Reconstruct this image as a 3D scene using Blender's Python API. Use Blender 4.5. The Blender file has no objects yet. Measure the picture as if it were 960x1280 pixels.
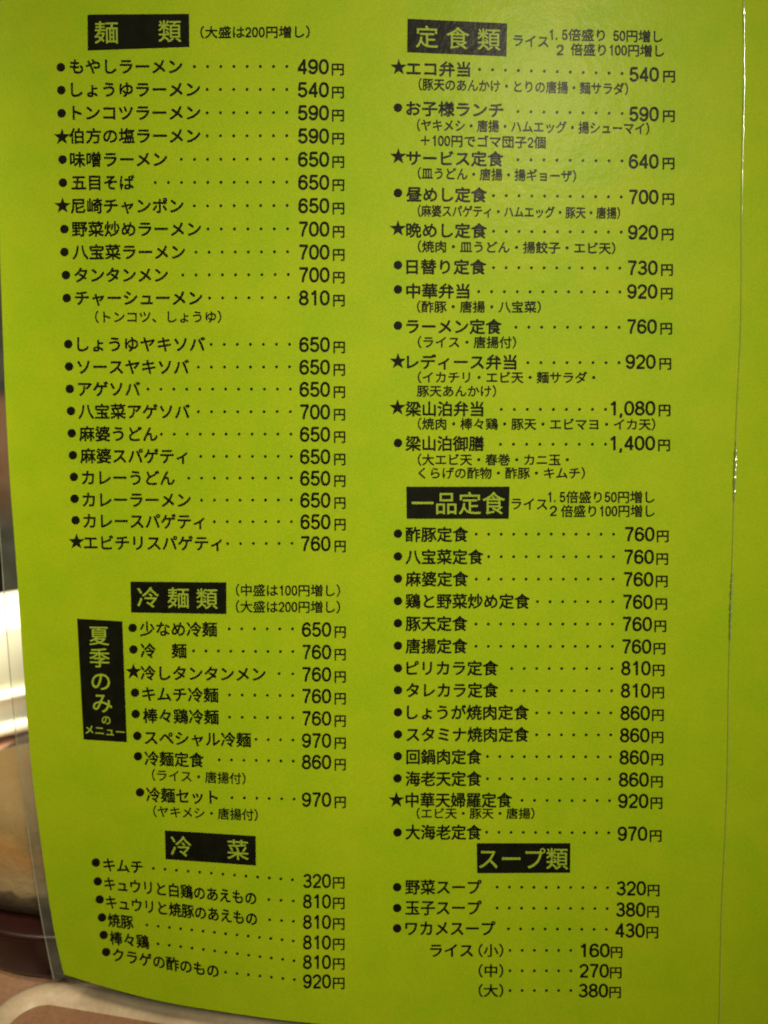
import bpy, bmesh, math, random
from mathutils import Vector, Matrix

random.seed(7)
scene = bpy.context.scene
C = scene.collection

# ------------------------------------------------------------------ camera
THETA = math.radians(20)            # the phone looks down at the held-up menu
F = 1000.0                          # focal length in sheet units (960 x 1280 units = the framed area)
D0 = 0.25                           # metres from the phone to the sheet
CAM_H = 0.262
FWD = Vector((0, math.cos(THETA), -math.sin(THETA)))
UP = Vector((0, math.sin(THETA), math.cos(THETA)))
CAM_LOC = Vector((0, 0, CAM_H))
cam_data = bpy.data.cameras.new('camera')
cam = bpy.data.objects.new('camera', cam_data)
C.objects.link(cam)
cam.location = CAM_LOC
cam.rotation_euler = (math.pi / 2 - THETA, 0, 0)
cam_data.sensor_fit = 'VERTICAL'
cam_data.sensor_height = 36
cam_data.sensor_width = 27
cam_data.lens = 36 * F / 1280
cam_data.clip_start = 0.01
cam_data.clip_end = 50
cam_data.dof.use_dof = True
cam_data.dof.focus_distance = 0.245
cam_data.dof.aperture_fstop = 8.0
scene.camera = cam

# ------------------------------------------------------------------ light
world = bpy.data.worlds.new('World')
scene.world = world
world.use_nodes = True
bg = world.node_tree.nodes['Background']
bg.inputs['Color'].default_value = (1.0, 0.86, 0.62, 1)
bg.inputs['Strength'].default_value = 0.09
scene.view_settings.view_transform = 'Standard'
scene.view_settings.look = 'None'
scene.view_settings.exposure = -0.13
scene.view_settings.gamma = 1


def lamp(name, loc, target, size, power, color, shape='DISK', spread=180):
    d = bpy.data.lights.new(name, 'AREA')
    d.shape = shape
    d.size = size
    d.energy = power
    d.color = color
    d.spread = math.radians(spread)
    o = bpy.data.objects.new(name, d)
    C.objects.link(o)
    o.location = loc
    o.rotation_euler = (Vector(target) - Vector(loc)).to_track_quat('-Z', 'Y').to_euler()
    return o


def cs(x, y, z):                    # a vector in the phone's axes (right, up, back) -> world point
    return CAM_LOC + Vector((x, 0, 0)) + UP * y - FWD * z


lamp('ceiling_and_fill_lamp', cs(0.30, 0.55, 0.70), cs(-0.016, 0.002, -0.25), 0.20, 0.70, (1.0, 0.93, 0.66), spread=35)  # the ceiling lamp that gives the film its sheen
lamp('ceiling_and_fill_lamp', cs(-0.85, 0.80, 0.40), cs(-0.2, -0.1, -0.4), 0.30, 0.75, (1.0, 0.84, 0.60))  # added fill for the container and left-hand objects, not a seen ceiling lamp
lamp('container_fill', Vector((-0.34, 0.16, 0.62)), Vector((-0.22, 0.40, 0.03)), 0.10, 0.72, (1.0, 0.90, 0.66), spread=40)  # added fill aimed at the white container, no pendant is seen

scene.cycles.use_denoising = True
scene.cycles.filter_width = 1.9
scene.cycles.max_bounces = 6
scene.cycles.transparent_max_bounces = 12


# ------------------------------------------------------------------ materials
def new_mat(name):
    m = bpy.data.materials.new(name)
    m.use_nodes = True
    nt = m.node_tree
    return m, nt, nt.nodes['Principled BSDF']


def node(nt, kind, **kw):
    n = nt.nodes.new(kind)
    for k, v in kw.items():
        if k in n.inputs:
            n.inputs[k].default_value = v
        else:
            setattr(n, k, v)
    return n


def mottled(name, c1, c2, scale, rough=0.5, fine=None, bump=0.0, bump_scale=400, coat=0.0, spec=0.5, lo=0.35, hi=0.65):
    m, nt, p = new_mat(name)
    tc = node(nt, 'ShaderNodeTexCoord')
    n1 = node(nt, 'ShaderNodeTexNoise', Scale=scale, Detail=4.0, Roughness=0.6)
    nt.links.new(tc.outputs['Object'], n1.inputs['Vector'])
    r = node(nt, 'ShaderNodeValToRGB')
    r.color_ramp.elements[0].position = lo
    r.color_ramp.elements[0].color = (*c1, 1)
    r.color_ramp.elements[1].position = hi
    r.color_ramp.elements[1].color = (*c2, 1)
    nt.links.new(n1.outputs['Fac'], r.inputs['Fac'])
    out = r.outputs['Color']
    if fine:
        n2 = node(nt, 'ShaderNodeTexNoise', Scale=fine[0], Detail=2.0, Roughness=0.7)
        nt.links.new(tc.outputs['Object'], n2.inputs['Vector'])
        mr = node(nt, 'ShaderNodeMapRange')
        mr.inputs['From Min'].default_value = 0.25
        mr.inputs['From Max'].default_value = 0.75
        mr.inputs['To Min'].default_value = 1 - fine[1]
        mr.inputs['To Max'].default_value = 1 + fine[1]
        nt.links.new(n2.outputs['Fac'], mr.inputs['Value'])
        vm = node(nt, 'ShaderNodeVectorMath', operation='SCALE')
        nt.links.new(out, vm.inputs[0])
        nt.links.new(mr.outputs['Result'], vm.inputs['Scale'])
        out = vm.outputs['Vector']
    nt.links.new(out, p.inputs['Base Color'])
    p.inputs['Roughness'].default_value = rough
    p.inputs['Coat Weight'].default_value = coat
    p.inputs['Specular IOR Level'].default_value = spec
    if bump:
        n3 = node(nt, 'ShaderNodeTexNoise', Scale=bump_scale, Detail=3.0)
        nt.links.new(tc.outputs['Object'], n3.inputs['Vector'])
        b = node(nt, 'ShaderNodeBump', Strength=bump, Distance=0.001)
        nt.links.new(n3.outputs['Fac'], b.inputs['Height'])
        nt.links.new(b.outputs['Normal'], p.inputs['Normal'])
    return m


PAPER = mottled('green_paper', (0.272, 0.395, 0.0035), (0.322, 0.412, 0.0050), 60, 0.6, fine=(2100, 0.15), spec=0.12)
PAPER_EDGE = mottled('pale_card_back', (0.45, 0.44, 0.30), (0.5, 0.48, 0.34), 60, 0.6)
INK = mottled('black_ink', (0.0045, 0.005, 0.002), (0.008, 0.008, 0.004), 300, 0.55, fine=(1500, 0.2), spec=0.06)
KNOCKOUT = mottled('green_lettering', (0.250, 0.340, 0.020), (0.280, 0.360, 0.030), 200, 0.6, fine=(1500, 0.12), spec=0.15)


def film(name, milk, rough, bump, bscale, milk_col=(0.6, 0.62, 0.5), refl=1.0, even=None):
    m = bpy.data.materials.new(name)
    m.use_nodes = True
    nt = m.node_tree
    nt.nodes.clear()
    o = node(nt, 'ShaderNodeOutputMaterial')
    tr = node(nt, 'ShaderNodeBsdfTransparent')
    tr.inputs['Color'].default_value = (0.97, 0.975, 0.96, 1)
    gl = node(nt, 'ShaderNodeBsdfGlossy', Roughness=rough)
    df = node(nt, 'ShaderNodeBsdfDiffuse')
    df.inputs['Color'].default_value = (*milk_col, 1)
    fr = node(nt, 'ShaderNodeFresnel', IOR=1.45)
    mul = node(nt, 'ShaderNodeMath', operation='MULTIPLY')
    mul.inputs[1].default_value = refl
    m1 = node(nt, 'ShaderNodeMixShader')
    m2 = node(nt, 'ShaderNodeMixShader')
    tc = node(nt, 'ShaderNodeTexCoord')
    nz = node(nt, 'ShaderNodeTexNoise', Scale=bscale, Detail=3.0, Roughness=0.6)
    nt.links.new(tc.outputs['Object'], nz.inputs['Vector'])
    b = node(nt, 'ShaderNodeBump', Strength=bump, Distance=0.001)
    nt.links.new(nz.outputs['Fac'], b.inputs['Height'])
    nt.links.new(b.outputs['Normal'], gl.inputs['Normal'])
    nt.links.new(fr.outputs['Fac'], mul.inputs[0])
    if even is None:
        nt.links.new(mul.outputs[0], m1.inputs['Fac'])
    else:
        m1.inputs['Fac'].default_value = even
    nt.links.new(tr.outputs[0], m1.inputs[1])
    nt.links.new(gl.outputs[0], m1.inputs[2])
    m2.inputs['Fac'].default_value = milk
    if milk > 0.03:
        mr = node(nt, 'ShaderNodeMapRange')
        n2 = node(nt, 'ShaderNodeTexNoise', Scale=120.0, Detail=4.0)
        nt.links.new(tc.outputs['Object'], n2.inputs['Vector'])
        mr.inputs['From Min'].default_value = 0.3
        mr.inputs['From Max'].default_value = 0.7
        mr.inputs['To Min'].default_value = milk * 0.6
        mr.inputs['To Max'].default_value = milk * 1.4
        nt.links.new(n2.outputs['Fac'], mr.inputs['Value'])
        nt.links.new(mr.outputs['Result'], m2.inputs['Fac'])
    nt.links.new(m1.outputs[0], m2.inputs[1])
    nt.links.new(df.outputs[0], m2.inputs[2])
    nt.links.new(m2.outputs[0], o.inputs['Surface'])
    return m


FILM = film('clear_film', 0.0, 0.27, 0.17, 260, refl=0.085)
BORDER = film('clear_film_border', 0.075, 0.25, 0.3, 300, refl=0.6)
RIM = film('clear_film_edge', 0.22, 0.15, 0.6, 250)
CREASE = film('clear_film_crease', 0.16, 0.10, 0.3, 200, milk_col=(0.80, 0.90, 0.45), even=0.50)

CERAMIC = mottled('white_ceramic', (0.80, 0.80, 0.66), (0.85, 0.85, 0.73), 20, 0.4, spec=0.3)
LACQUER = mottled('red_brown_lacquer', (0.016, 0.004, 0.003), (0.026, 0.007, 0.005), 40, 0.3, fine=(900, 0.35), spec=0.18)
BLACKWARE = mottled('black_plastic', (0.006, 0.005, 0.004), (0.010, 0.008, 0.007), 60, 0.6, spec=0.1)
WOOD_RED = mottled('reddish_wood', (0.44, 0.150, 0.045), (0.56, 0.21, 0.07), 22, 0.5, fine=(700, 0.2), spec=0.2)
TABLE = mottled('brown_table_top', (0.26, 0.135, 0.080), (0.36, 0.21, 0.135), 40, 0.35, fine=(500, 0.2))
CREAM = mottled('cream_glaze', (0.42, 0.31, 0.20), (0.54, 0.41, 0.28), 60, 0.45, fine=(600, 0.1))
BROWNGLAZE = mottled('brown_glaze', (0.24, 0.115, 0.062), (0.30, 0.155, 0.090), 30, 0.35, fine=(600, 0.2))
WALL = mottled('dark_wall', (0.030, 0.022, 0.012), (0.042, 0.030, 0.016), 4, 0.7)


def banded_shaded_stoneware():
    m, nt, p = new_mat('banded_shaded_stoneware')
    tc = node(nt, 'ShaderNodeTexCoord')
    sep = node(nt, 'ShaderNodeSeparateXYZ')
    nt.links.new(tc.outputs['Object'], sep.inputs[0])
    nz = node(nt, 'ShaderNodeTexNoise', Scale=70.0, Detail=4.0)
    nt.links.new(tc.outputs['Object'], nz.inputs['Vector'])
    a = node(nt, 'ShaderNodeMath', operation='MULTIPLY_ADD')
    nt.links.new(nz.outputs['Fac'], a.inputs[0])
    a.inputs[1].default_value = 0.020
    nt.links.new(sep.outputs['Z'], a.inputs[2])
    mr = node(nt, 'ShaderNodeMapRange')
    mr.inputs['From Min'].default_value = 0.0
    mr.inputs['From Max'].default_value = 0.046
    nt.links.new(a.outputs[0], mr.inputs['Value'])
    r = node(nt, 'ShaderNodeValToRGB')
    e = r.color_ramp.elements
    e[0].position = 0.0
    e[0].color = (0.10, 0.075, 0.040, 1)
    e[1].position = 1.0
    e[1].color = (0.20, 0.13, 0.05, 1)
    for pos, col in ((0.34, (0.060, 0.045, 0.026, 1)), (0.47, (0.12, 0.088, 0.052, 1)), (0.53, (0.34, 0.26, 0.14, 1)), (0.70, (0.31, 0.22, 0.11, 1)), (0.84, (0.30, 0.16, 0.055, 1))):  # low dark stops paint in the underside's shade, upper ones are glaze
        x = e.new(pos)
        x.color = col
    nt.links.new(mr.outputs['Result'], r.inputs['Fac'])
    nt.links.new(r.outputs['Color'], p.inputs['Base Color'])
    p.inputs['Roughness'].default_value = 0.6
    p.inputs['Specular IOR Level'].default_value = 0.25
    b = node(nt, 'ShaderNodeBump', Strength=0.5, Distance=0.002)
    n2 = node(nt, 'ShaderNodeTexNoise', Scale=160.0, Detail=4.0)
    nt.links.new(tc.outputs['Object'], n2.inputs['Vector'])
    nt.links.new(n2.outputs['Fac'], b.inputs['Height'])
    nt.links.new(b.outputs['Normal'], p.inputs['Normal'])
    return m


STONEWARE = banded_shaded_stoneware()


# ------------------------------------------------------------------ helpers
def link(name, mesh, mat, parent=None, loc=(0, 0, 0), smooth=True):
    mesh.name = name
    if mat is not None and not mesh.materials:
        mesh.materials.append(mat)
    if smooth:
        for p in mesh.polygons:
            p.use_smooth = True
    o = bpy.data.objects.new(name, mesh)
    C.objects.link(o)
    o.location = loc
    if parent is not None:
        o.parent = parent
    return o


def mesh_from(verts, faces):
    me = bpy.data.meshes.new('m')
    me.from_pydata([tuple(v) for v in verts], [], faces)
    me.update()
    return me


def thing(name, label, cat, loc=(0, 0, 0), group=None):
    o = bpy.data.objects.new(name, None)
    C.objects.link(o)
    o.location = loc
    o.empty_display_size = 0.02
    o['label'] = label
    o['category'] = cat
    if group:
        o['group'] = group
    return o


def interp(tab, t):
    if t <= tab[0][0]:
        (a, x), (b, y) = tab[0], tab[1]
        return x + (y - x) * (t - a) / (b - a)
    for (a, x), (b, y) in zip(tab, tab[1:]):
        if t <= b:
            return x + (y - x) * (t - a) / (b - a)
    (a, x), (b, y) = tab[-2], tab[-1]
    return x + (y - x) * (t - a) / (b - a)


def smooth_tab(tab, n=6, step=20):
    lo, hi = tab[0][0], tab[-1][0]
    k = int((hi - lo) / step)
    xs = [lo + (hi - lo) * i / k for i in range(k + 1)]
    ys = [interp(tab, x) for x in xs]
    for _ in range(n):
        ys = [ys[0]] + [(ys[i - 1] + 2 * ys[i] + ys[i + 1]) / 4 for i in range(1, k)] + [ys[-1]]
    return list(zip(xs, ys))


# ------------------------------------------------------------------ the bent menu sheet
# The sheet is a shallow curved surface: the far lower left corner bends away, the fold on the right turns back.
LEFT = smooth_tab([(-60, -9), (200, -3), (340, 0.5), (400, 2.7), (500, 6.5), (600, 12), (700, 20), (780, 25.5), (860, 31), (960, 39),
                   (1010, 45), (1060, 52), (1127, 61), (1186, 71), (1218, 79.5), (1260, 92)], 3)
FILM_LEFT = smooth_tab([(-60, -32), (340, -19), (500, -12), (600, -5), (685, 1.3), (743, 5), (780, 7.5), (860, 14), (912, 19), (955, 23.5),
                        (1086, 42), (1140, 50), (1181, 58), (1221, 66), (1260, 76)], 3)
BOTTOM = smooth_tab([(-40, 1180), (60, 1212), (79.5, 1218), (108, 1227), (160, 1242), (209, 1254), (260, 1262), (287, 1266), (340, 1274),
                     (387, 1279), (500, 1288), (700, 1299), (960, 1308), (1340, 1310)], 2)
FOLD = smooth_tab([(-60, 931), (0, 930), (140, 930), (300, 927.5), (430, 926), (550, 921), (640, 917), (740, 914.5), (800, 913.5), (900, 911),
                   (1060, 907), (1160, 902.5), (1280, 899), (1340, 898)], 4)
FILM_BOTTOM_EXTRA = 13
TOP = -60


def sstep(a, b, t):
    t = max(0.0, min(1.0, (t - a) / (b - a)))
    return t * t * (3 - 2 * t)


def depth(x, y):
    d = 1.0 + 0.045 * y / 1280.0
    yl = max(0.0, y / 1280.0)
    lx = max(0.0, (430 - x) / 430.0)
    d += 0.012 * lx ** 2 + 0.070 * lx ** 2.0 * yl ** 2.5
    rx = max(0.0, (x - 480) / 480.0)
    d += 0.020 * rx ** 2 * (1 - yl) + 0.004 * rx ** 2
    fx = interp(FOLD, y)
    if x > fx:
        d += 0.00004 * (x - fx)
    return D0 * d


def S(x, y, lift=0.0):              # sheet coordinates (+ height above the sheet in metres) -> world point
    d = depth(x, y) - lift
    return cs((x - 480) / F * d, -(y - 640) / F * d, -d)


def strip(colf, ncol, nrow, lift):  # colf(i/ncol, j/nrow) -> (x, y)
    vs, fs = [], []
    for j in range(nrow + 1):
        for i in range(ncol + 1):
            x, y = colf(i / ncol, j / nrow)
            vs.append(S(x, y, lift))
    w = ncol + 1
    for j in range(nrow):
        for i in range(ncol):
            fs.append((j * w + i, (j + 1) * w + i, (j + 1) * w + i + 1, j * w + i + 1))
    return mesh_from(vs, fs)


def solidify(o, t):
    m = o.modifiers.new('thickness', 'SOLIDIFY')
    m.thickness = t
    m.offset = -1
    e = o.modifiers.new('crisp_edge', 'EDGE_SPLIT')
    e.split_angle = math.radians(40)


menu = thing('menu_card', 'lime green folded menu card in a clear sleeve, printed in black Japanese text with prices', 'menu')


def main_page(u, v):
    y = TOP + v * (1300 - TOP)
    for _ in range(3):
        x = interp(LEFT, y) + u * (interp(FOLD, y) - interp(LEFT, y))
        y = TOP + v * (interp(BOTTOM, x) - TOP)
    return x, y


def film_area(u, v):
    return main_page(u, v)


def side_page(u, v):
    y = TOP + v * (1310 - TOP)
    return interp(FOLD, y) + u * 330, y


pg = link('page', strip(main_page, 60, 80, 0.0), PAPER, menu)
solidify(pg, 0.0004)
sp = link('folded_page', strip(side_page, 16, 60, 0.0), PAPER, menu)
solidify(sp, 0.0004)
link('clear_sleeve', strip(film_area, 60, 80, 0.0005), FILM, menu)
link('clear_sleeve', strip(side_page, 16, 60, 0.0005), FILM, menu)


def border_left(u, v):
    y = TOP + v * (1222 - TOP)
    a, b = interp(FILM_LEFT, y), interp(LEFT, y)
    y2 = y + v ** 12 * (1 - u) * 6
    return a + (b - a) * u, y2


def border_bottom(u, v):
    x = 66 + u * (FOLD[-1][1] - 66)
    yb = interp(BOTTOM, max(x, 79.5)) + 1 - (4 if x < 79 else 0)
    yo = yb + FILM_BOTTOM_EXTRA * sstep(-10, 60, x - 60)
    return x, yb + (yo - yb) * v


link('sleeve_border', strip(border_left, 6, 80, 0.0002), BORDER, menu)
link('sleeve_border', strip(border_bottom, 80, 4, 0.0002), BORDER, menu)


def ribbon_tube(path, r, lift, name, mat, seg=8):
    vs, fs = [], []
    pts = [S(x, y, lift) for x, y in path]
    for i, p in enumerate(pts):
        d = (pts[min(i + 1, len(pts) - 1)] - pts[max(i - 1, 0)]).normalized()
        a = d.cross(FWD).normalized()
        b = d.cross(a).normalized()
        for k in range(seg):
            t = 2 * math.pi * k / seg
            vs.append(p + (a * math.cos(t) + b * math.sin(t)) * (r(path[i][1]) if callable(r) else r))
    for i in range(len(pts) - 1):
        for k in range(seg):
            k2 = (k + 1) % seg
            fs.append((i * seg + k, i * seg + k2, (i + 1) * seg + k2, (i + 1) * seg + k))
    return link(name, mesh_from(vs, fs), mat, menu)


ribbon_tube([(interp(FILM_LEFT, y), y) for y in range(-60, 1227, 6)], 0.00022, 0.0002, 'sleeve_edge', RIM)


def crinkle(y):                     # small crimps of the welded film along parts of the fold
    g = 0.0
    for a_, b_, w_ in ((5, 40, 0.3), (105, 150, 0.3), (550, 628, 1.0), (715, 802, 0.8)):
        if a_ < y < b_:
            g = w_ * math.sin(math.pi * (y - a_) / (b_ - a_)) ** 0.5
    return 0.00009 + 0.00042 * g * abs(math.sin(y * 0.31 + math.sin(y * 0.13) * 1.3))


ribbon_tube([(interp(FOLD, y) + 0.7 * math.sin(y * 0.021) , y) for y in range(-60, 1310, 2)], crinkle, 0.0006, 'fold_crease', CREASE)


# ------------------------------------------------------------------ print on the sheet
def glyphs(text, offset):
    key = (text, offset)
    if key not in _cache:
        cu = bpy.data.curves.new('t', 'FONT')
        cu.body = text
        cu.size = 1.0
        cu.offset = offset
        cu.resolution_u = 3
        ob = bpy.data.objects.new('t', cu)
        C.objects.link(ob)
        dg = bpy.context.evaluated_depsgraph_get()
        me = bpy.data.meshes.new_from_object(ob.evaluated_get(dg))
        vs = [(v.co.x, v.co.y) for v in me.vertices]
        fs = [tuple(p.vertices) for p in me.polygons]
        bpy.data.objects.remove(ob)
        bpy.data.curves.remove(cu)
        bpy.data.meshes.remove(me)
        _cache[key] = (vs, fs)
    return _cache[key]


_cache = {}


def arc(cx, cy, rx, ry, a0, a1, n=12, sq=1.0):
    out = []
    for i in range(n + 1):
        t = math.radians(a0 + (a1 - a0) * i / n)
        c, s_ = math.cos(t), math.sin(t)
        out.append((cx + rx * math.copysign(abs(c) ** sq, c), cy + ry * math.copysign(abs(s_) ** sq, s_)))
    return out


def closed_arc(cx, cy, rx, ry, n=24, sq=1.0):
    o = arc(cx, cy, rx, ry, 0, 360, n, sq)
    o[-1] = o[0]
    return o


_six = [closed_arc(0.252, 0.232, 0.196, 0.184), arc(0.262, 0.36, 0.206, 0.302, 32, 192, 14, 0.92)]
DIGITS = {
    '0': [closed_arc(0.25, 0.355, 0.2, 0.307, 28, 0.88)],
    '1': [[(0.30, 0.0), (0.30, 0.71)], [(0.10, 0.545), (0.17, 0.555), (0.235, 0.595), (0.275, 0.67)]],
    '2': [arc(0.25, 0.49, 0.194, 0.173, 178, -22, 12) + [(0.385, 0.35), (0.30, 0.27), (0.20, 0.195), (0.12, 0.12), (0.075, 0.05)], [(0.03, 0.046), (0.47, 0.046)]],
    '3': [arc(0.245, 0.515, 0.172, 0.150, 165, -88, 13), arc(0.245, 0.210, 0.2, 0.165, 90, -168, 14), [(0.17, 0.368), (0.27, 0.368)]],
    '4': [[(0.355, 0.0), (0.355, 0.71)], [(0.345, 0.66), (0.05, 0.22)], [(0.012, 0.203), (0.49, 0.203)]],
    '5': [[(0.105, 0.664), (0.455, 0.664)], [(0.125, 0.69), (0.075, 0.325)], arc(0.248, 0.235, 0.2, 0.190, 152, -164, 16)],
    '6': _six,
    '7': [[(0.03, 0.662), (0.475, 0.662)], [(0.455, 0.64), (0.36, 0.50), (0.285, 0.36), (0.23, 0.20), (0.20, 0.0)]],
    '8': [closed_arc(0.25, 0.522, 0.168, 0.142), closed_arc(0.25, 0.208, 0.2, 0.163)],
    '9': [[(0.5 - x, 0.71 - y) for x, y in st] for st in _six],
}


def compose(s):
    """glyphs of a string on a one em pitch, its figures drawn condensed on half an em"""
    if not any(ch in DIGITS or ch == '.' for ch in s):
        return glyphs(s, 0.0)
    vs, fs, adv = [], [], 0.0
    for ch in s:
        n = len(vs)
        if ch == '.':
            vs += [(adv + 0.1, -0.0), (adv + 0.2, -0.0), (adv + 0.2, 0.1), (adv + 0.1, 0.1)]
            fs.append((n, n + 1, n + 2, n + 3))
            adv += 0.5
        elif ch in DIGITS:
            for st in DIGITS[ch]:
                n = len(vs)
                m = len(st)
                closed = st[0] == st[-1] and m > 6
                for i in range(m):
                    p, q = st[max(i - 1, 0)], st[min(i + 1, m - 1)]
                    if closed and i in (0, m - 1):
                        p, q = st[m - 2], st[1]
                    dx, dy = (q[0] - p[0]) * 0.84, (q[1] - p[1]) * 1.1
                    l = math.hypot(dx, dy) or 1
                    nx, ny = -dy / l * 0.042, dx / l * 0.042
                    vs += [(adv + 0.04 + st[i][0] * 0.84 + nx, st[i][1] * 1.1 - 0.02 + ny), (adv + 0.04 + st[i][0] * 0.84 - nx, st[i][1] * 1.1 - 0.02 - ny)]
                fs += [(n + 2 * i, n + 2 * i + 1, n + 2 * i + 3, n + 2 * i + 2) for i in range(m - 1)]
            adv += 0.5
        else:
            a, b = glyphs(ch, 0.0)
            vs += [(x + adv, y) for x, y in a]
            fs += [tuple(n + i for i in f) for f in b]
            adv += 1.0
    return vs, fs


class Print:
    """collects lettering, dots and marks of one printed line, in sheet coordinates"""

    def __init__(self):
        self.v, self.f = [], []

    def add(self, pts, faces, lift=0.00012):
        n = len(self.v)
        self.v += [S(x, y, lift) for x, y in pts]
        self.f += [tuple(n + i for i in f) for f in faces]

    def text(self, s, x0, x1, y0, em, y1=None, bold=0.44, mid=0.38, lift=0.00012):
        y1 = y0 if y1 is None else y1
        vs, fs = compose(s)
        a, b = min(v[0] for v in vs), max(v[0] for v in vs)
        k = (x1 - x0) / (b - a)
        pts = []
        for gx, gy in vs:
            x = x0 + (gx - a) * k
            y = y0 + (y1 - y0) * (gx - a) / (b - a)
            dy = -(gy - mid) * em
            sh = max(0.0, 1 - x / 420.0) * (0.03 + 0.13 * (y / 1280.0) ** 4)
            pts.append((x + dy * sh, y + dy))
        if bold:
            for i, (ax, ay) in enumerate(((-1, -0.6), (1, 0.6), (-0.7, 1), (0.7, -1))):
                self.add([(x + ax * bold, y + ay * bold) for x, y in pts], fs, lift + 0.000004 * i)
        else:
            self.add(pts, fs, lift)

    def number(self, s, x0, x1, y0, em, lift=0.00012, thick=0.126):
        parts = []
        adv = 0.0
        for ch in s:
            if ch == ',':
                parts.append((adv, [((0.085, 0.09), (0.085, 0.0)), ((0.085, 0.02), (0.045, -0.12))]))
                adv += 0.26
            else:
                parts.append((adv, DIGITS[ch]))
                adv += 0.556
        a = 0.004 if s[0] != '1' else 0.09
        b = adv - 0.056
        k = (x1 - x0) / (b - a)
        n = 0
        for off, strokes in parts:
            for st in strokes:
                t = thick / 2
                closed = st[0] == st[-1] and len(st) > 6
                m = len(st) - 1 if closed else len(st)
                pts, fs = [], []
                for i in range(m):
                    if closed:
                        p, q = st[(i - 1) % m], st[(i + 1) % m]
                    else:
                        p, q = st[max(i - 1, 0)], st[min(i + 1, m - 1)]
                    dx, dy = q[0] - p[0], q[1] - p[1]
                    l = math.hypot(dx, dy) or 1
                    nx, ny = -dy / l * t, dx / l * t * 0.92
                    pts += [(st[i][0] + nx, st[i][1] + ny), (st[i][0] - nx, st[i][1] - ny)]
                for i in range(m if closed else m - 1):
                    j = (i + 1) % m
                    fs.append((2 * i, 2 * i + 1, 2 * j + 1, 2 * j))
                self.add([(x0 + (gx + off - a) * k, y0 - (gy - 0.355) * em) for gx, gy in pts], fs, lift + 0.000003 * n)
                n = (n + 1) % 4

    def disc(self, x, y, r, n=14, ry=None):
        ry = ry or r
        self.add([(x + r * math.cos(2 * math.pi * i / n), y + ry * math.sin(2 * math.pi * i / n)) for i in range(n)], [tuple(range(n - 1, -1, -1))])

    def star(self, x, y, r):
        pts = [(x, y)]
        for i in range(10):
            q = r if i % 2 == 0 else r * 0.40
            t = -math.pi / 2 + i * math.pi / 5
            pts.append((x + q * math.cos(t), y + q * math.sin(t)))
        self.add(pts, [(0, 1 + (i + 1) % 10, 1 + i) for i in range(10)])

    def dots(self, xa, xb, ya, yb, n):
        for i in range(n):
            t = i / (n - 1) if n > 1 else 0
            self.disc(xa + (xb - xa) * t, ya + (yb - ya) * t, 1.85, 8)

    def build(self, name, mat, parent, label=None):
        o = link(name, mesh_from(self.v, self.f), mat, parent, smooth=False)
        if label:
            o['label'] = label
        return o


def line(mark, bx, by, name, x0, x1, y0, y1, dxa, dxb, dya, dyb, nd, price, px0, px1, py, yx0, yx1, yy, label, em=19.8, pem=26.0):
    p = Print()
    if mark == '*':
        p.star(bx, by, 10.6)
    elif mark == 'o':
        p.disc(bx, by, 5.4)
    if isinstance(name, str):
        name = [(name, x0, x1)]
    for s, a, b in name:
        t0 = (a - x0) / (x1 - x0)
        t1 = (b - x0) / (x1 - x0)
        p.text(s, a, b, y0 + (y1 - y0) * t0, em, y0 + (y1 - y0) * t1)
    p.dots(dxa, dxb, dya, dyb, nd)
    p.number(price, px0, px1, py, pem)
    p.text('円', yx0, yx1, yy, 16.5, bold=0.32)
    return p.build('menu_line', INK, menu, label)


def note(pieces, em=15.6, label=None, bold=0.27):
    p = Print()
    for q in pieces:
        s, x0, x1, y0 = q[:4]
        y1 = q[4] if len(q) > 4 else None
        p.text(s, x0, x1, y0, em, y1, bold=bold)
    return p.build('note_line', INK, menu, label)


def heading(corners, pieces, label):
    (ax, ay), (bx, by), (cx, cy), (dx, dy) = corners     # top left, top right, bottom right, bottom left
    n = 10
    vs, fs = [], []
    for j in range(n + 1):
        for i in range(n + 1):
            u, v = i / n, j / n
            x = (ax * (1 - u) + bx * u) * (1 - v) + (dx * (1 - u) + cx * u) * v
            y = (ay * (1 - u) + by * u) * (1 - v) + (dy * (1 - u) + cy * u) * v
            vs.append(S(x, y, 0.0001))
    for j in range(n):
        for i in range(n):
            a = j * (n + 1) + i
            fs.append((a, a + n + 1, a + n + 2, a + 1))
    b = link('heading_panel', mesh_from(vs, fs), INK, menu)
    b['label'] = label
    p = Print()
    for s, x0, x1, y0, y1, em in pieces:
        p.text(s, x0, x1, y0, em, y1, bold=0.22, lift=0.00022)
    p.build('lettering', KNOCKOUT, b)


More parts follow.
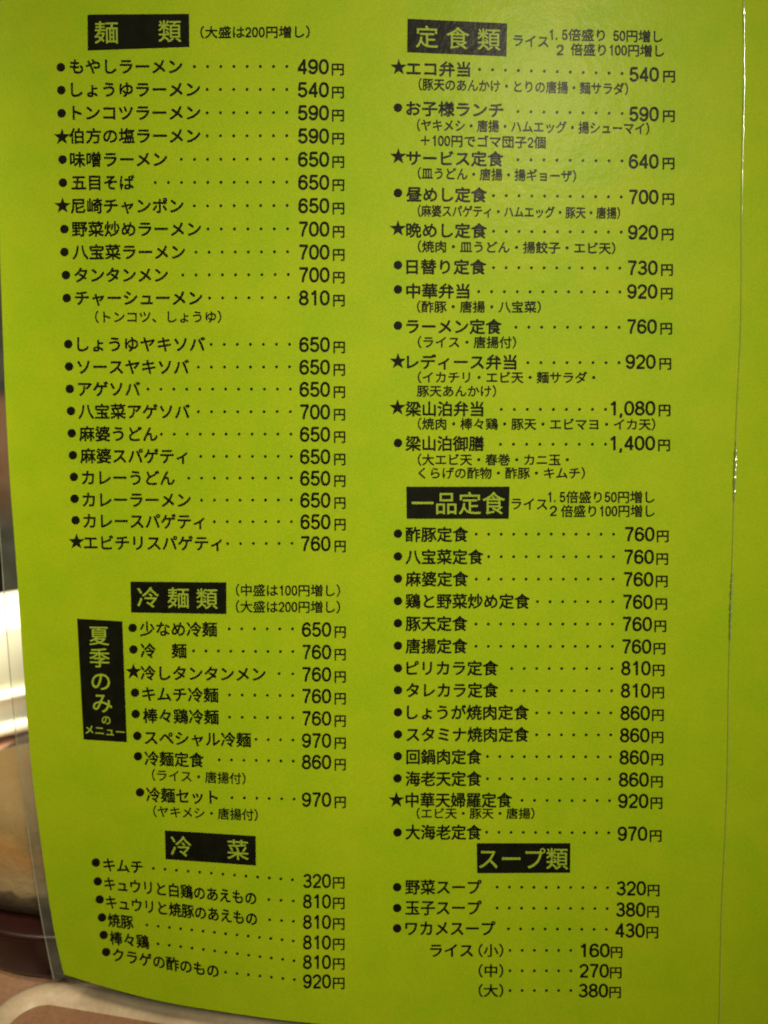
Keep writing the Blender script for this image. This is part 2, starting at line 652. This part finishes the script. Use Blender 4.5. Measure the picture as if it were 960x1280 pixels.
# ---- left column: noodles
heading([(109.3, 18.2), (236.3, 17.3), (236.7, 58.5), (109.7, 62.8)],
        [('麺', 118, 147.5, 40.6, 40.3, 30), ('類', 198, 226.5, 39.0, 38.7, 30)], 'heading panel for noodles')
note([('（大盛は200円増し）', 250.6, 387, 40.2, 39.6)], 16, 'large noodle portion surcharge')
L = [
    ('o', 76.0, 83.9, 'もやしラーメン', 87.7, 227.6, 82.8, 82.8, 243, 358.5, 8, '490', 83.2, 'bean sprout ramen at 490 yen'),
    ('o', 76.5, 112.4, 'しょうゆラーメン', 89, 250, 111.8, 111.4, 259, 358.5, 7, '540', 112.0, 'soy sauce ramen at 540 yen'),
    ('o', 77.0, 141.4, 'トンコツラーメン', 91, 250, 140.8, 140.6, 259, 358.5, 7, '590', 140.8, 'pork bone ramen at 590 yen'),
    ('*', 77.5, 171.0, '伯方の塩ラーメン', 86.7, 250, 169.8, 169.4, 259, 358.5, 7, '590', 169.8, 'salt ramen at 590 yen with a star'),
    ('o', 78.2, 199.2, '味噌ラーメン', 87.7, 208.5, 199.2, 198.8, 226.7, 358.5, 9, '650', 199.0, 'miso ramen at 650 yen'),
    ('o', 78.6, 228.2, '五目そば', 89.6, 167.7, 228.0, 227.8, 194, 358.5, 11, '650', 227.8, 'mixed topping noodles at 650 yen'),
    ('*', 78.2, 257.0, '尼崎チャンポン', 88.7, 229, 257.2, 257.0, 243, 359, 8, '650', 257.0, 'champon at 650 yen with a star'),
    ('o', 80.5, 286.2, '野菜炒めラーメン', 90, 251, 286.0, 286.0, 260, 359.5, 7, '700', 286.2, 'stir fried vegetable ramen at 700 yen'),
    ('o', 80.5, 314.8, '八宝菜ラーメン', 91, 231, 314.8, 314.8, 245, 359.5, 8, '700', 315.0, 'eight treasure ramen at 700 yen'),
    ('o', 82.4, 343.6, 'タンタンメン', 93.4, 209.4, 343.6, 343.4, 228.6, 360.4, 9, '700', 343.4, 'dandan noodles at 700 yen'),
    ('o', 83.4, 372.4, 'チャーシューメン', 94, 252.5, 372.2, 372.2, 262, 360.6, 7, '810', 372.2, 'roast pork noodles at 810 yen'),
    ('o', 85.3, 430.0, 'しょうゆヤキソバ', 96.8, 256, 430.0, 430.2, 264, 362, 7, '650', 430.6, 'soy fried noodles at 650 yen'),
    ('o', 86.2, 458.0, 'ソースヤキソバ', 97, 236, 458.4, 458.6, 248, 362, 8, '650', 458.8, 'sauce fried noodles at 650 yen'),
    ('o', 87.2, 486.0, 'アゲソバ', 98, 175, 485.9, 486.1, 185, 363, 12, '650', 486.6, 'crisp noodles at 650 yen'),
    ('o', 88.7, 513.6, '八宝菜アゲソバ', 98.2, 237, 514.0, 514.4, 248, 363, 8, '700', 514.8, 'eight treasure crisp noodles at 700 yen'),
    ('o', 89.6, 541.4, '麻婆うどん', 99.2, 196.5, 542.0, 542.4, 201.7, 363.7, 11, '650', 542.8, 'mapo udon at 650 yen'),
    ('o', 91.0, 568.8, '麻婆スパゲティ', 100.6, 234, 569.5, 570.2, 251, 364, 8, '650', 570.8, 'mapo spaghetti at 650 yen'),
    ('o', 92.3, 596.0, 'カレーうどん', 102.5, 218, 596.8, 597.4, 236, 364, 9, '650', 597.8, 'curry udon at 650 yen'),
    ('o', 93.2, 623.3, 'カレーラーメン', 103.5, 238, 624.4, 625.0, 252, 364, 8, '650', 625.2, 'curry ramen at 650 yen'),
    ('o', 94.4, 650.2, 'カレースパゲティ', 104.5, 255.4, 651.0, 651.8, 268, 364.3, 7, '650', 652.3, 'curry spaghetti at 650 yen'),
    ('*', 95.6, 677.2, 'エビチリスパゲティ', 105, 277, 678.0, 679.2, 284.6, 365, 6, '760', 679.5, 'chilli shrimp spaghetti at 760 yen with a star'),
]
for (mk, bx, by, nm, x0, x1, y0, y1, da, db, nd, pr, py, lab) in L:
    t = (py - 83) / 596.0
    line(mk, bx, by, nm, x0, x1, y0, y1, da, db, y1 + 0.2, py - 0.4, nd, pr, 372 + 4 * t, 410.8 + 2.2 * t, py,
         415 + 3.6 * t, 429.6 + 2.3 * t, py + 3.0, lab, em=20.2)
note([('（トンコツ、しょうゆ）', 119, 276.5, 396, 395.8)], 15.8, 'note under roast pork noodles')

# ---- chilled noodles
heading([(163, 727), (283, 728), (283, 767.5), (164, 765.6)],
        [('冷', 171.5, 198.5, 746.5, 746.8, 27.5), ('麺', 209.5, 236, 747.2, 747.5, 27.5), ('類', 245.5, 272, 748.2, 748.5, 27.5)],
        'heading panel for chilled noodles')
note([('（中盛は100円増し）', 295, 425, 737.6, 738.2)], 16, 'medium chilled noodle surcharge')
note([('（大盛は200円増し）', 295, 425, 758.2, 758.8)], 16, 'large chilled noodle surcharge')
M = [
    ('o', 165.8, 784.8, '少なめ冷麺', 175, 271, 785.8, 786.8, 286.5, 365.6, 786, 786, 6, '650', 786.9, 'small chilled noodles at 650 yen'),
    ('o', 166.8, 811.8, [('冷', 176, 194.3), ('麺', 214.7, 233)], 176, 233, 813, 813.6, 242, 366, 813.6, 814.4, 9, '760', 815.0, 'chilled noodles at 760 yen'),
    ('*', 166.8, 839.5, '冷しタンタンメン', 176, 331.6, 841.0, 842.8, 349, 366, 842, 842.2, 2, '760', 842.9, 'chilled dandan noodles at 760 yen with a star'),
    ('o', 168.7, 865.8, 'キムチ冷麺', 178, 272.7, 867.2, 869.0, 287, 365.8, 868.6, 869.4, 6, '760', 870.1, 'kimchi chilled noodles at 760 yen'),
    ('o', 169.6, 892.4, '棒々鶏冷麺', 179, 273, 894.4, 896.4, 287, 366, 896.4, 897.2, 6, '760', 898.0, 'sesame chicken chilled noodles at 760 yen'),
    ('o', 171.6, 919.8, 'スペシャル冷麺', 181, 313.4, 921.8, 925.0, 320, 366.2, 924.2, 925.0, 4, '970', 925.7, 'special chilled noodles at 970 yen'),
    ('o', 172.5, 945.3, '冷麺定食', 181, 254.5, 947.8, 950.2, 274, 366.6, 949.6, 951.4, 7, '860', 952.5, 'chilled noodle set meal at 860 yen'),
    ('o', 175.0, 990.4, '冷麺セット', 183, 271.7, 993.0, 996.8, 290, 367.6, 997, 998.8, 6, '970', 999.6, 'chilled noodle combination at 970 yen'),
]
for (mk, bx, by, nm, x0, x1, y0, y1, da, db, dya, dyb, nd, pr, py, lab) in M:
    line(mk, bx, by, nm, x0, x1, y0, y1, da, db, dya, dyb, nd, pr, 377.6, 413.8, py, 418.6, 432, py + 2.8, lab, em=19.6, pem=25.2)
note([('（ライス・唐揚付）', 190, 306.7, 968.6, 973.4)], 15.4, 'note under chilled noodle set meal')
note([('（ヤキメシ・唐揚付）', 191.7, 322, 1014.0, 1018.8)], 15.4, 'note under chilled noodle combination')
heading([(96.3, 773.3), (152.9, 776.7), (158.6, 927.6), (104.5, 924.3)],
        [('夏', 111.6, 136, 794.2, 794.8, 26), ('季', 112, 136.8, 821.8, 822.6, 26), ('の', 114.4, 137.4, 850.8, 851.8, 27),
         ('み', 116.0, 140.0, 877.6, 879.4, 27), ('の', 127.4, 138, 899.4, 900.4, 13), ('メニュー', 106.6, 155.4, 911.6, 915.4, 13)],
        'upright heading panel for summer only dishes')

# ---- cold dishes
heading([(206, 1038), (319.6, 1045), (320, 1082), (207, 1074)],
        [('冷', 213.5, 239, 1057.0, 1058.6, 27), ('菜', 284, 310.5, 1061.4, 1063.2, 27)], 'heading panel for cold dishes')
K = [
    (119.8, 1078.2, 'キムチ', 129.4, 178.3, 1080.6, 1084.0, 191.7, 365.6, 1085.4, 1099.8, 13, '320', 1101.2, 'kimchi at 320 yen'),
    (122.2, 1101.7, 'キュウリと白鶏のあえもの', 130.8, 320, 1104.2, 1123.2, 336, 366.6, 1124.4, 1126.2, 3, '810', 1126.8, 'cucumber with white chicken at 810 yen'),
    (124.6, 1124.3, 'キュウリと焼豚のあえもの', 132.7, 321, 1127.0, 1149.0, 337, 366.8, 1149.6, 1151.5, 3, '810', 1152.5, 'cucumber with roast pork at 810 yen'),
    (127.5, 1146.8, '焼豚', 135, 166.3, 1149.6, 1153.4, 183.5, 366.6, 1156.3, 1176.2, 14, '810', 1178.0, 'roast pork at 810 yen'),
    (129.6, 1168.8, '棒々鶏', 137.5, 186, 1172.0, 1178.0, 197.4, 367.5, 1179.8, 1201.0, 13, '810', 1202.6, 'sesame chicken at 810 yen'),
    (132.7, 1190.0, 'クラゲの酢のもの', 141.4, 273, 1193.0, 1214.4, 281.8, 368, 1215.3, 1224.6, 7, '920', 1226.8, 'vinegared jellyfish at 920 yen'),
]
for (bx, by, nm, x0, x1, y0, y1, da, db, dya, dyb, nd, pr, py, lab) in K:
    line('o', bx, by, nm, x0, x1, y0, y1, da, db, dya, dyb, nd, pr, 379, 413.5, py, 416.4, 430.5, py + 2.0, lab, em=18.4, pem=24.6)

# ---- right column: set meals
heading([(509.5, 23.4), (634, 29.2), (633, 70.3), (509, 65)],
        [('定', 520, 547.5, 45.6, 46.4, 29.5), ('食', 558.5, 586.5, 47.2, 48.2, 29.5), ('類', 597, 625.5, 48.9, 49.6, 29.5)],
        'heading panel for set meals')
note([('ライス', 642, 685.5, 50.0, 52.0)], 16.5, 'rice label beside set meals heading')
note([('1.', 687.6, 696.5, 43.0), ('5倍盛り', 702.7, 756, 43.2, 43.8), ('50円増し', 767, 828, 44.4, 45.4)], 16.2, 'larger rice surcharge beside set meals heading')
note([('2', 696, 704.5, 62.0), ('倍盛り100円増し', 713.6, 830, 61.6, 63.4)], 16.2, 'double rice surcharge beside set meals heading')
R = [
    ('*', 498.5, 84.0, 'エコ弁当', 508.4, 587.6, 85.2, 86.6, 599.6, 777.7, 86.5, 91.7, 12, '540', 92.8, 'eco boxed meal at 540 yen with a star'),
    ('o', 497.5, 134.4, 'お子様ランチ', 508.2, 629, 135.0, 137.6, 647.5, 777.7, 139.2, 141.6, 9, '590', 142.4, 'child lunch at 590 yen'),
    ('*', 498.0, 195.3, 'サービス定食', 508.2, 629, 197.2, 198.6, 647.5, 777.7, 199.4, 201.0, 9, '640', 201.6, 'service set meal at 640 yen with a star'),
    ('o', 497.5, 241.0, '昼めし定食', 508.2, 608.4, 242.6, 243.6, 617, 776.7, 244.2, 246.0, 11, '700', 246.0, 'lunch set meal at 700 yen'),
    ('*', 497.5, 285.6, '晩めし定食', 508.2, 608.4, 287.4, 288.4, 617, 776.7, 289.0, 290.0, 11, '920', 290.2, 'dinner set meal at 920 yen with a star'),
    ('o', 497.5, 331.2, '日替り定食', 508.4, 607.4, 333.2, 333.6, 617, 775, 334.4, 335.0, 11, '730', 334.6, 'daily set meal at 730 yen'),
    ('o', 497.5, 361.6, '中華弁当', 508.2, 586.6, 363.4, 363.8, 598.5, 775, 364.4, 364.8, 12, '920', 364.2, 'chinese boxed meal at 920 yen'),
    ('o', 497.5, 406.8, 'ラーメン定食', 508.4, 626.7, 407.8, 408.2, 645, 774, 408.8, 409.0, 9, '760', 408.0, 'ramen set meal at 760 yen'),
    ('*', 497.5, 451.6, 'レディース弁当', 509, 645.4, 452.2, 452.6, 660, 774, 453.2, 453.2, 8, '920', 452.0, 'ladies boxed meal at 920 yen with a star'),
    ('*', 497.0, 509.4, '梁山泊弁当', 507.4, 604, 511.0, 511.0, 626.7, 757, 511.6, 511.6, 9, '1,080', 510.2, 'house boxed meal at 1,080 yen with a star'),
    ('o', 497.5, 553.6, '梁山泊御膳', 507.4, 604.6, 554.2, 554.4, 625.6, 757, 555.2, 555.2, 9, '1,400', 553.8, 'house dinner tray at 1,400 yen'),
    ('o', 497.5, 667.0, '酢豚定食', 507.4, 585, 668, 668, 595.4, 767, 667.6, 667.6, 12, '760', 667.6, 'sweet and sour pork set at 760 yen'),
    ('o', 497.5, 695.4, '八宝菜定食', 507.4, 603.8, 696, 696, 611, 767, 695.8, 695.8, 11, '760', 696.0, 'eight treasure set at 760 yen'),
    ('o', 497.5, 723.2, '麻婆定食', 507.4, 585, 723.6, 723.6, 595.4, 766.5, 723.8, 723.8, 12, '760', 724.0, 'mapo set at 760 yen'),
    ('o', 497.5, 751.2, '鶏と野菜炒め定食', 507.4, 662, 751.3, 751.6, 672, 766, 752, 752, 7, '760', 752.3, 'chicken and vegetable set at 760 yen'),
    ('o', 497.5, 779.0, '豚天定食', 507.4, 584, 779.4, 779.4, 595, 765.7, 780, 780, 12, '760', 780.0, 'pork tempura set at 760 yen'),
    ('o', 497.5, 807.0, '唐揚定食', 507.4, 584, 807.5, 807.5, 595, 765.7, 807.8, 807.8, 12, '760', 808.1, 'fried chicken set at 760 yen'),
    ('o', 497.5, 835.1, 'ピリカラ定食', 508.4, 622.5, 835, 835, 639.7, 764.7, 835.6, 835.6, 9, '810', 835.2, 'spicy fried chicken set at 810 yen'),
    ('o', 497.5, 862.7, 'タレカラ定食', 508.4, 622.5, 862.7, 862.7, 639.7, 764.7, 863.4, 863.4, 9, '810', 863.2, 'glazed fried chicken set at 810 yen'),
    ('o', 497.5, 890.3, 'しょうが焼肉定食', 509, 661, 890.3, 890.4, 671, 763.6, 891, 891, 7, '860', 891.3, 'ginger grilled meat set at 860 yen'),
    ('o', 497.5, 917.9, 'スタミナ焼肉定食', 508.4, 661, 918, 918, 671, 763.6, 918.4, 918.6, 7, '860', 919.0, 'stamina grilled meat set at 860 yen'),
    ('o', 497.3, 945.2, '回鍋肉定食', 508.4, 601.7, 946, 946, 609.5, 763, 945.6, 946.0, 11, '860', 946.7, 'twice cooked pork set at 860 yen'),
    ('o', 497.0, 972.9, '海老天定食', 507.4, 601.7, 973.4, 973.4, 609.5, 762, 973.4, 973.8, 11, '860', 974.5, 'shrimp tempura set at 860 yen'),
    ('*', 495.6, 1000.0, '中華天婦羅定食', 507.4, 639.7, 1000, 1000.2, 652.7, 762, 1000.4, 1000.8, 8, '920', 1001.2, 'chinese tempura set at 920 yen with a star'),
    ('o', 497.0, 1040.6, '大海老定食', 507.4, 601.7, 1040.2, 1040.4, 608.5, 761, 1040.2, 1041.0, 11, '970', 1042.2, 'large shrimp set at 970 yen'),
    ('o', 496.5, 1109.0, '野菜スープ', 507, 601.7, 1108.8, 1109.0, 621.5, 759.5, 1108.8, 1109.6, 10, '320', 1110.4, 'vegetable soup at 320 yen'),
    ('o', 496.5, 1135.0, '玉子スープ', 507, 601.7, 1134.6, 1134.8, 621.5, 759.0, 1135.0, 1135.8, 10, '380', 1137.0, 'egg soup at 380 yen'),
    ('o', 496.5, 1160.4, 'ワカメスープ', 507, 619, 1160.4, 1160.6, 635.5, 758, 1161.0, 1161.8, 9, '430', 1163.0, 'seaweed soup at 430 yen'),
]
PX0 = [(92, 787), (246, 786.2), (334, 784.6), (408, 784), (452, 782.4), (668, 781), (752, 778.8), (835, 777), (946, 774.8), (1001, 773), (1042, 772.4), (1110, 771), (1163, 769.4)]
PX1 = [(92, 823.5), (246, 823), (334, 822), (408, 821), (452, 819.4), (668, 818), (752, 815.8), (835, 813.2), (946, 811.4), (1001, 810.4), (1042, 809), (1110, 807.4), (1163, 805.9)]
YX0 = [(92, 829.4), (246, 828.4), (334, 826.8), (408, 825.8), (452, 824.6), (668, 821.4), (752, 819.6), (835, 816.2), (946, 814.6), (1001, 813.6), (1042, 812.6), (1110, 810), (1163, 808.4)]
for (mk, bx, by, nm, x0, x1, y0, y1, da, db, dya, dyb, nd, pr, py, lab) in R:
    a = interp(PX0, py) - (18.6 if len(pr) > 3 else 0)
    b = interp(PX1, py)
    c = interp(YX0, py)
    line(mk, bx, by, nm, x0, x1, y0, y1, da, db, dya, dyb, nd, pr, a, b, py, c, c + 14.2, py + 2.3, lab, em=19.8, pem=25.0)

for pieces, em, lab in [
    ([('（豚天のあんかけ・とりの唐揚・麺サラダ）', 523.5, 785, 105.0, 111.0)], 16, 'note under eco boxed meal'),
    ([('（ヤキメシ・唐揚・ハムエッグ・揚シューマイ）', 521.5, 811.5, 156.0, 160.6)], 16, 'note under child lunch'),
    ([('＋', 526, 537, 175.2), ('100円でゴマ団子2個', 541, 682, 175.6, 178.0)], 16, 'extra for sesame dumplings under child lunch'),
    ([('（皿うどん・唐揚・揚ギョーザ）', 522.5, 720, 216.2, 220.0)], 15.8, 'note under service set meal'),
    ([('（麻婆スパゲティ・ハムエッグ・豚天・唐揚）', 522.5, 775, 263.2, 266.2)], 15.6, 'note under lunch set meal'),
    ([('（焼肉・皿うどん・揚餃子・エビ天）', 522.5, 769, 307.8, 310.2)], 15.6, 'note under dinner set meal'),
    ([('（酢豚・唐揚・八宝菜）', 521.5, 676, 383.2, 383.6)], 15.6, 'note under chinese boxed meal'),
    ([('（ライス・唐揚付）', 522.5, 645, 427.4, 427.8)], 15.6, 'note under ramen set meal'),
    ([('（イカチリ・エビ天・麺サラダ・', 522.5, 744, 471.4, 471.8)], 15.4, 'first note under ladies boxed meal'),
    ([('豚天あんかけ）', 521.5, 620, 488.6, 488.8)], 15.4, 'second note under ladies boxed meal'),
    ([('（焼肉・棒々鶏・豚天・エビマヨ・イカ天）', 522.5, 819, 529.6, 530.4)], 15.6, 'note under house boxed meal'),
    ([('（大エビ天・春巻・カニ玉・', 522.5, 711, 574.4, 574.6)], 15.4, 'first note under house dinner tray'),
    ([('くらげの酢物・酢豚・キムチ）', 523.5, 731, 591.2, 591.2)], 15.4, 'second note under house dinner tray'),
    ([('（エビ天・豚天・唐揚）', 521, 668, 1016.6, 1016.8)], 14.6, 'note under chinese tempura set'),
]:
    note(pieces, em, lab)

heading([(508, 608.3), (637, 608.3), (636, 648.4), (508.4, 648.4)], [('一品定食', 514.7, 631, 629, 629, 30)], 'heading panel for single dish sets')
note([('ライス', 639.7, 684, 629.4, 630.2)], 16.5, 'rice label beside single dish heading')
note([('1.', 685.5, 694.4, 621.0), ('5倍盛り50円増し', 700, 818, 621.2, 621.2)], 16.2, 'larger rice surcharge beside single dish heading')
note([('2', 687.6, 696, 638.4), ('倍盛り100円増し', 701.4, 818, 638.8, 638.6)], 16.2, 'double rice surcharge beside single dish heading')
heading([(596, 1054), (713, 1054), (712.6, 1091), (596.5, 1091.6)], [('スープ類', 599, 710, 1073.4, 1073.4, 29)], 'heading panel for soups')


def rice(size, y, price, px0, px1, yx0, first, lab):
    p = Print()
    if first:
        p.text('ライス', 538, 591, y, 18.6)
    p.text('（' + size + '）', 598.5, 629, y, 17.2, bold=0.32)
    p.dots(637.6, 713.6, y, y, 6)
    p.number(price, px0, px1, y, 24.0)
    p.text('円', yx0, yx0 + 14, y + 2, 16, bold=0.32)
    p.build('menu_line', INK, menu, lab)


rice('小', 1188.0, '160', 726, 762, 763.8, True, 'small rice at 160 yen')
rice('中', 1213.5, '270', 724.6, 761, 762.8, False, 'medium rice at 270 yen')
rice('大', 1238.2, '380', 723.5, 760, 762, False, 'large rice at 380 yen')


# ------------------------------------------------------------------ the table and what stands on it, behind the menu
def on_table(px, py, z=0.0):
    r = Vector(((px - 480) / F, 0, 0)) + UP * (-(py - 640) / F) + FWD
    t = (z - CAM_H) / r.z
    return CAM_LOC + r * t


def slab(name, x0, x1, y0, y1, z0, z1, mat):
    bm = bmesh.new()
    bmesh.ops.create_cube(bm, size=1)
    for v in bm.verts:
        v.co = Vector(((x0 + x1) / 2 + v.co.x * (x1 - x0), (y0 + y1) / 2 + v.co.y * (y1 - y0), (z0 + z1) / 2 + v.co.z * (z1 - z0)))
    me = bpy.data.meshes.new(name)
    bm.to_mesh(me)
    return link(name, me, mat, smooth=False)


table = thing('dining_table', 'reddish brown dining table under the menu and the dishes', 'table', (0, 0, 0))
slab('table_top', -0.75, 0.75, -0.10, 1.00, -0.03, 0.0, TABLE).parent = table
w = slab('wall', -3, 3, 1.75, 1.85, -0.75, 2.0, WALL)
w['kind'] = 'structure'
fl = slab('floor', -3, 3, -1.5, 1.749, -0.80, -0.75, WALL)
fl['kind'] = 'structure'
for sx in (-0.7, 0.7):
    for sy in (-0.55, 0.45):
        slab('leg', sx - 0.025, sx + 0.025, sy + 0.425, sy + 0.475, -0.75, -0.03, TABLE).parent = table


def lathe(profile, seg=72):
    vs, fs = [], []
    n = len(profile)
    for k in range(seg):
        t = 2 * math.pi * k / seg
        for r, z in profile:
            vs.append((r * math.cos(t), r * math.sin(t), z))
    for k in range(seg):
        k2 = (k + 1) % seg
        for i in range(n - 1):
            fs.append((k * n + i, k2 * n + i, k2 * n + i + 1, k * n + i + 1))
    me = mesh_from(vs, fs)
    bm = bmesh.new()
    bm.from_mesh(me)
    bmesh.ops.remove_doubles(bm, verts=bm.verts, dist=1e-6)
    bmesh.ops.recalc_face_normals(bm, faces=bm.faces)
    bm.to_mesh(me)
    bm.free()
    return me


# round lacquer stand low at the left, with the pot on it
p = on_table(75, 1232)
t = thing('lacquer_stand', 'round red brown lacquer stand on the table at the lower left corner of the menu', 'stand', (p.x, p.y + 0.075, 0))
link('stand_body', lathe([(0, 0.0), (0.070, 0), (0.0735, 0.0015), (0.075, 0.005), (0.075, 0.0205)], 96), LACQUER, t)
link('stand_top', lathe([(0.0750, 0.0205), (0.0755, 0.0213), (0.0750, 0.0221), (0.0735, 0.0227), (0.040, 0.0229), (0, 0.0229)], 96), LACQUER, t)
t = thing('stoneware_pot', 'oval tan stoneware pot, underside shade painted dark grey, on the round lacquer stand', 'pot', (p.x + 0.012, p.y + 0.0365, 0.0231))
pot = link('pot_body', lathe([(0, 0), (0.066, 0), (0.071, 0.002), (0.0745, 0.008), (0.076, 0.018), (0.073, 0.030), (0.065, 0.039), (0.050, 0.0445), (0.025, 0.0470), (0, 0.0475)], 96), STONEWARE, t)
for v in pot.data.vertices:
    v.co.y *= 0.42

# black tray carrying the white jar
t = thing('black_tray', 'flat black tray with low rim beneath the white container', 'tray', (-0.31, 0.52, 0))
bm = bmesh.new()
bmesh.ops.create_cube(bm, size=1)
for v in bm.verts:
    v.co = Vector((v.co.x * 0.36, v.co.y * 0.30, 0.003 + v.co.z * 0.004))
me = bpy.data.meshes.new('tray_floor')
bm.to_mesh(me)
link('tray_floor', me, BLACKWARE, t, smooth=False)
for w_, d_, x_, y_ in ((0.372, 0.006, 0, 0.153), (0.372, 0.006, 0, -0.153), (0.006, 0.2998, -0.183, 0), (0.006, 0.2998, 0.183, 0)):
    bm = bmesh.new()
    bmesh.ops.create_cube(bm, size=1)
    for v in bm.verts:
        v.co = Vector((x_ + v.co.x * w_, y_ + v.co.y * d_, 0.0065 + v.co.z * 0.011))
    bmesh.ops.bevel(bm, geom=bm.edges[:], offset=0.0015, segments=2, affect='EDGES')
    me = bpy.data.meshes.new('tray_rim')
    bm.to_mesh(me)
    link('tray_rim', me, BLACKWARE, t)

def rounded_stack(w_, d_, rad, prof, n=8):
    vs, fs = [], []
    for ins, z in prof:
        for cx, cy, a0 in ((-w_ / 2 + rad, -d_ / 2 + rad, 180), (w_ / 2 - rad, -d_ / 2 + rad, 270), (w_ / 2 - rad, d_ / 2 - rad, 0), (-w_ / 2 + rad, d_ / 2 - rad, 90)):
            for k in range(n + 1):
                t_ = math.radians(a0 + 90 * k / n)
                vs.append((cx + (rad - ins) * math.cos(t_), cy + (rad - ins) * math.sin(t_), z))
    m_ = 4 * (n + 1)
    for i in range(len(prof) - 1):
        for k in range(m_):
            k2 = (k + 1) % m_
            fs.append((i * m_ + k, i * m_ + k2, (i + 1) * m_ + k2, (i + 1) * m_ + k))
    fs.append(tuple(range(m_ - 1, -1, -1)))
    fs.append(tuple((len(prof) - 1) * m_ + k for k in range(m_)))
    return mesh_from(vs, fs)


q = on_table(10, 914, 0.005)
t = thing('white_container', 'glossy white container with a stepped base at the left edge of the menu', 'container', (q.x - 0.012, q.y + 0.020, 0.0051))
t.rotation_euler = (0, 0, math.radians(26))
link('container_body', rounded_stack(0.20, 0.046, 0.014, [(0.001, 0.0245), (0.0, 0.027), (0.0, 0.057), (0.001, 0.0595), (0.003, 0.0612), (0.006, 0.0620)]), CERAMIC, t)
link('base', rounded_stack(0.21, 0.056, 0.016, [(0.001, 0.0), (0.0, 0.001), (0.0, 0.0045), (0.002, 0.006), (0.004, 0.007), (0.004, 0.0185), (0.001, 0.0205), (0.0, 0.022), (0.001, 0.0238), (0.004, 0.0244)]), CERAMIC, t)

# wooden case further back
p = on_table(0, 668)
t = thing('wooden_case', 'reddish wooden case standing behind the black tray', 'case', (p.x - 0.02, p.y + 0.04, 0))
bm = bmesh.new()
bmesh.ops.create_cube(bm, size=1)
for v in bm.verts:
    v.co = Vector((v.co.x * 0.30, v.co.y * 0.07, 0.0575 + v.co.z * 0.115))
bmesh.ops.bevel(bm, geom=bm.edges[:], offset=0.006, segments=3, affect='EDGES')
me = bpy.data.meshes.new('case_body')
bm.to_mesh(me)
link('case_body', me, WOOD_RED, t)

# cream dish with a brown well under the lower edge of the menu
def ring_outline(inset, z, n=10):
    a = on_table(22, 1224)
    ex = (on_table(420, 1290) - a).normalized()
    ey = Vector((ex.y, -ex.x, 0))           # towards the viewer
    w_, h_, rad = 0.15, 0.10, 0.020
    pts = []
    for cx, cy, a0 in ((rad, rad, 180), (w_ - rad, rad, 270), (w_ - rad, h_ - rad, 0), (rad, h_ - rad, 90)):
        for k in range(n + 1):
            t_ = math.radians(a0 + 90 * k / n)
            r_ = rad - inset
            pts.append((cx + r_ * math.cos(t_), cy + r_ * math.sin(t_)))
    return [(ex * x + ey * y + Vector((0, 0, z))) for x, y in pts]


a = on_table(22, 1224)
dish = thing('cream_dish', 'cream rimmed dish with a brown well below the lower edge of the menu', 'dish', (a.x, a.y, 0))
prof = [(0.003, 0.0), (0.0, 0.0016), (0.0008, 0.0034), (0.0027, 0.0046), (0.0052, 0.0048), (0.0076, 0.0040), (0.0092, 0.0026)]
vs, fs = [], []
for ins, z in prof:
    vs += ring_outline(ins, z)
n = len(vs) // len(prof)
for i in range(len(prof) - 1):
    for k in range(n):
        k2 = (k + 1) % n
        fs.append((i * n + k, i * n + k2, (i + 1) * n + k2, (i + 1) * n + k))
link('rim', mesh_from(vs, fs), CREAM, dish)
vs = ring_outline(0.0092, 0.0026) + ring_outline(0.015, 0.0024)
fs = [(k, (k + 1) % n, n + (k + 1) % n, n + k) for k in range(n)] + [tuple(range(n, 2 * n))]
link('well', mesh_from(vs, fs), BROWNGLAZE, dish)
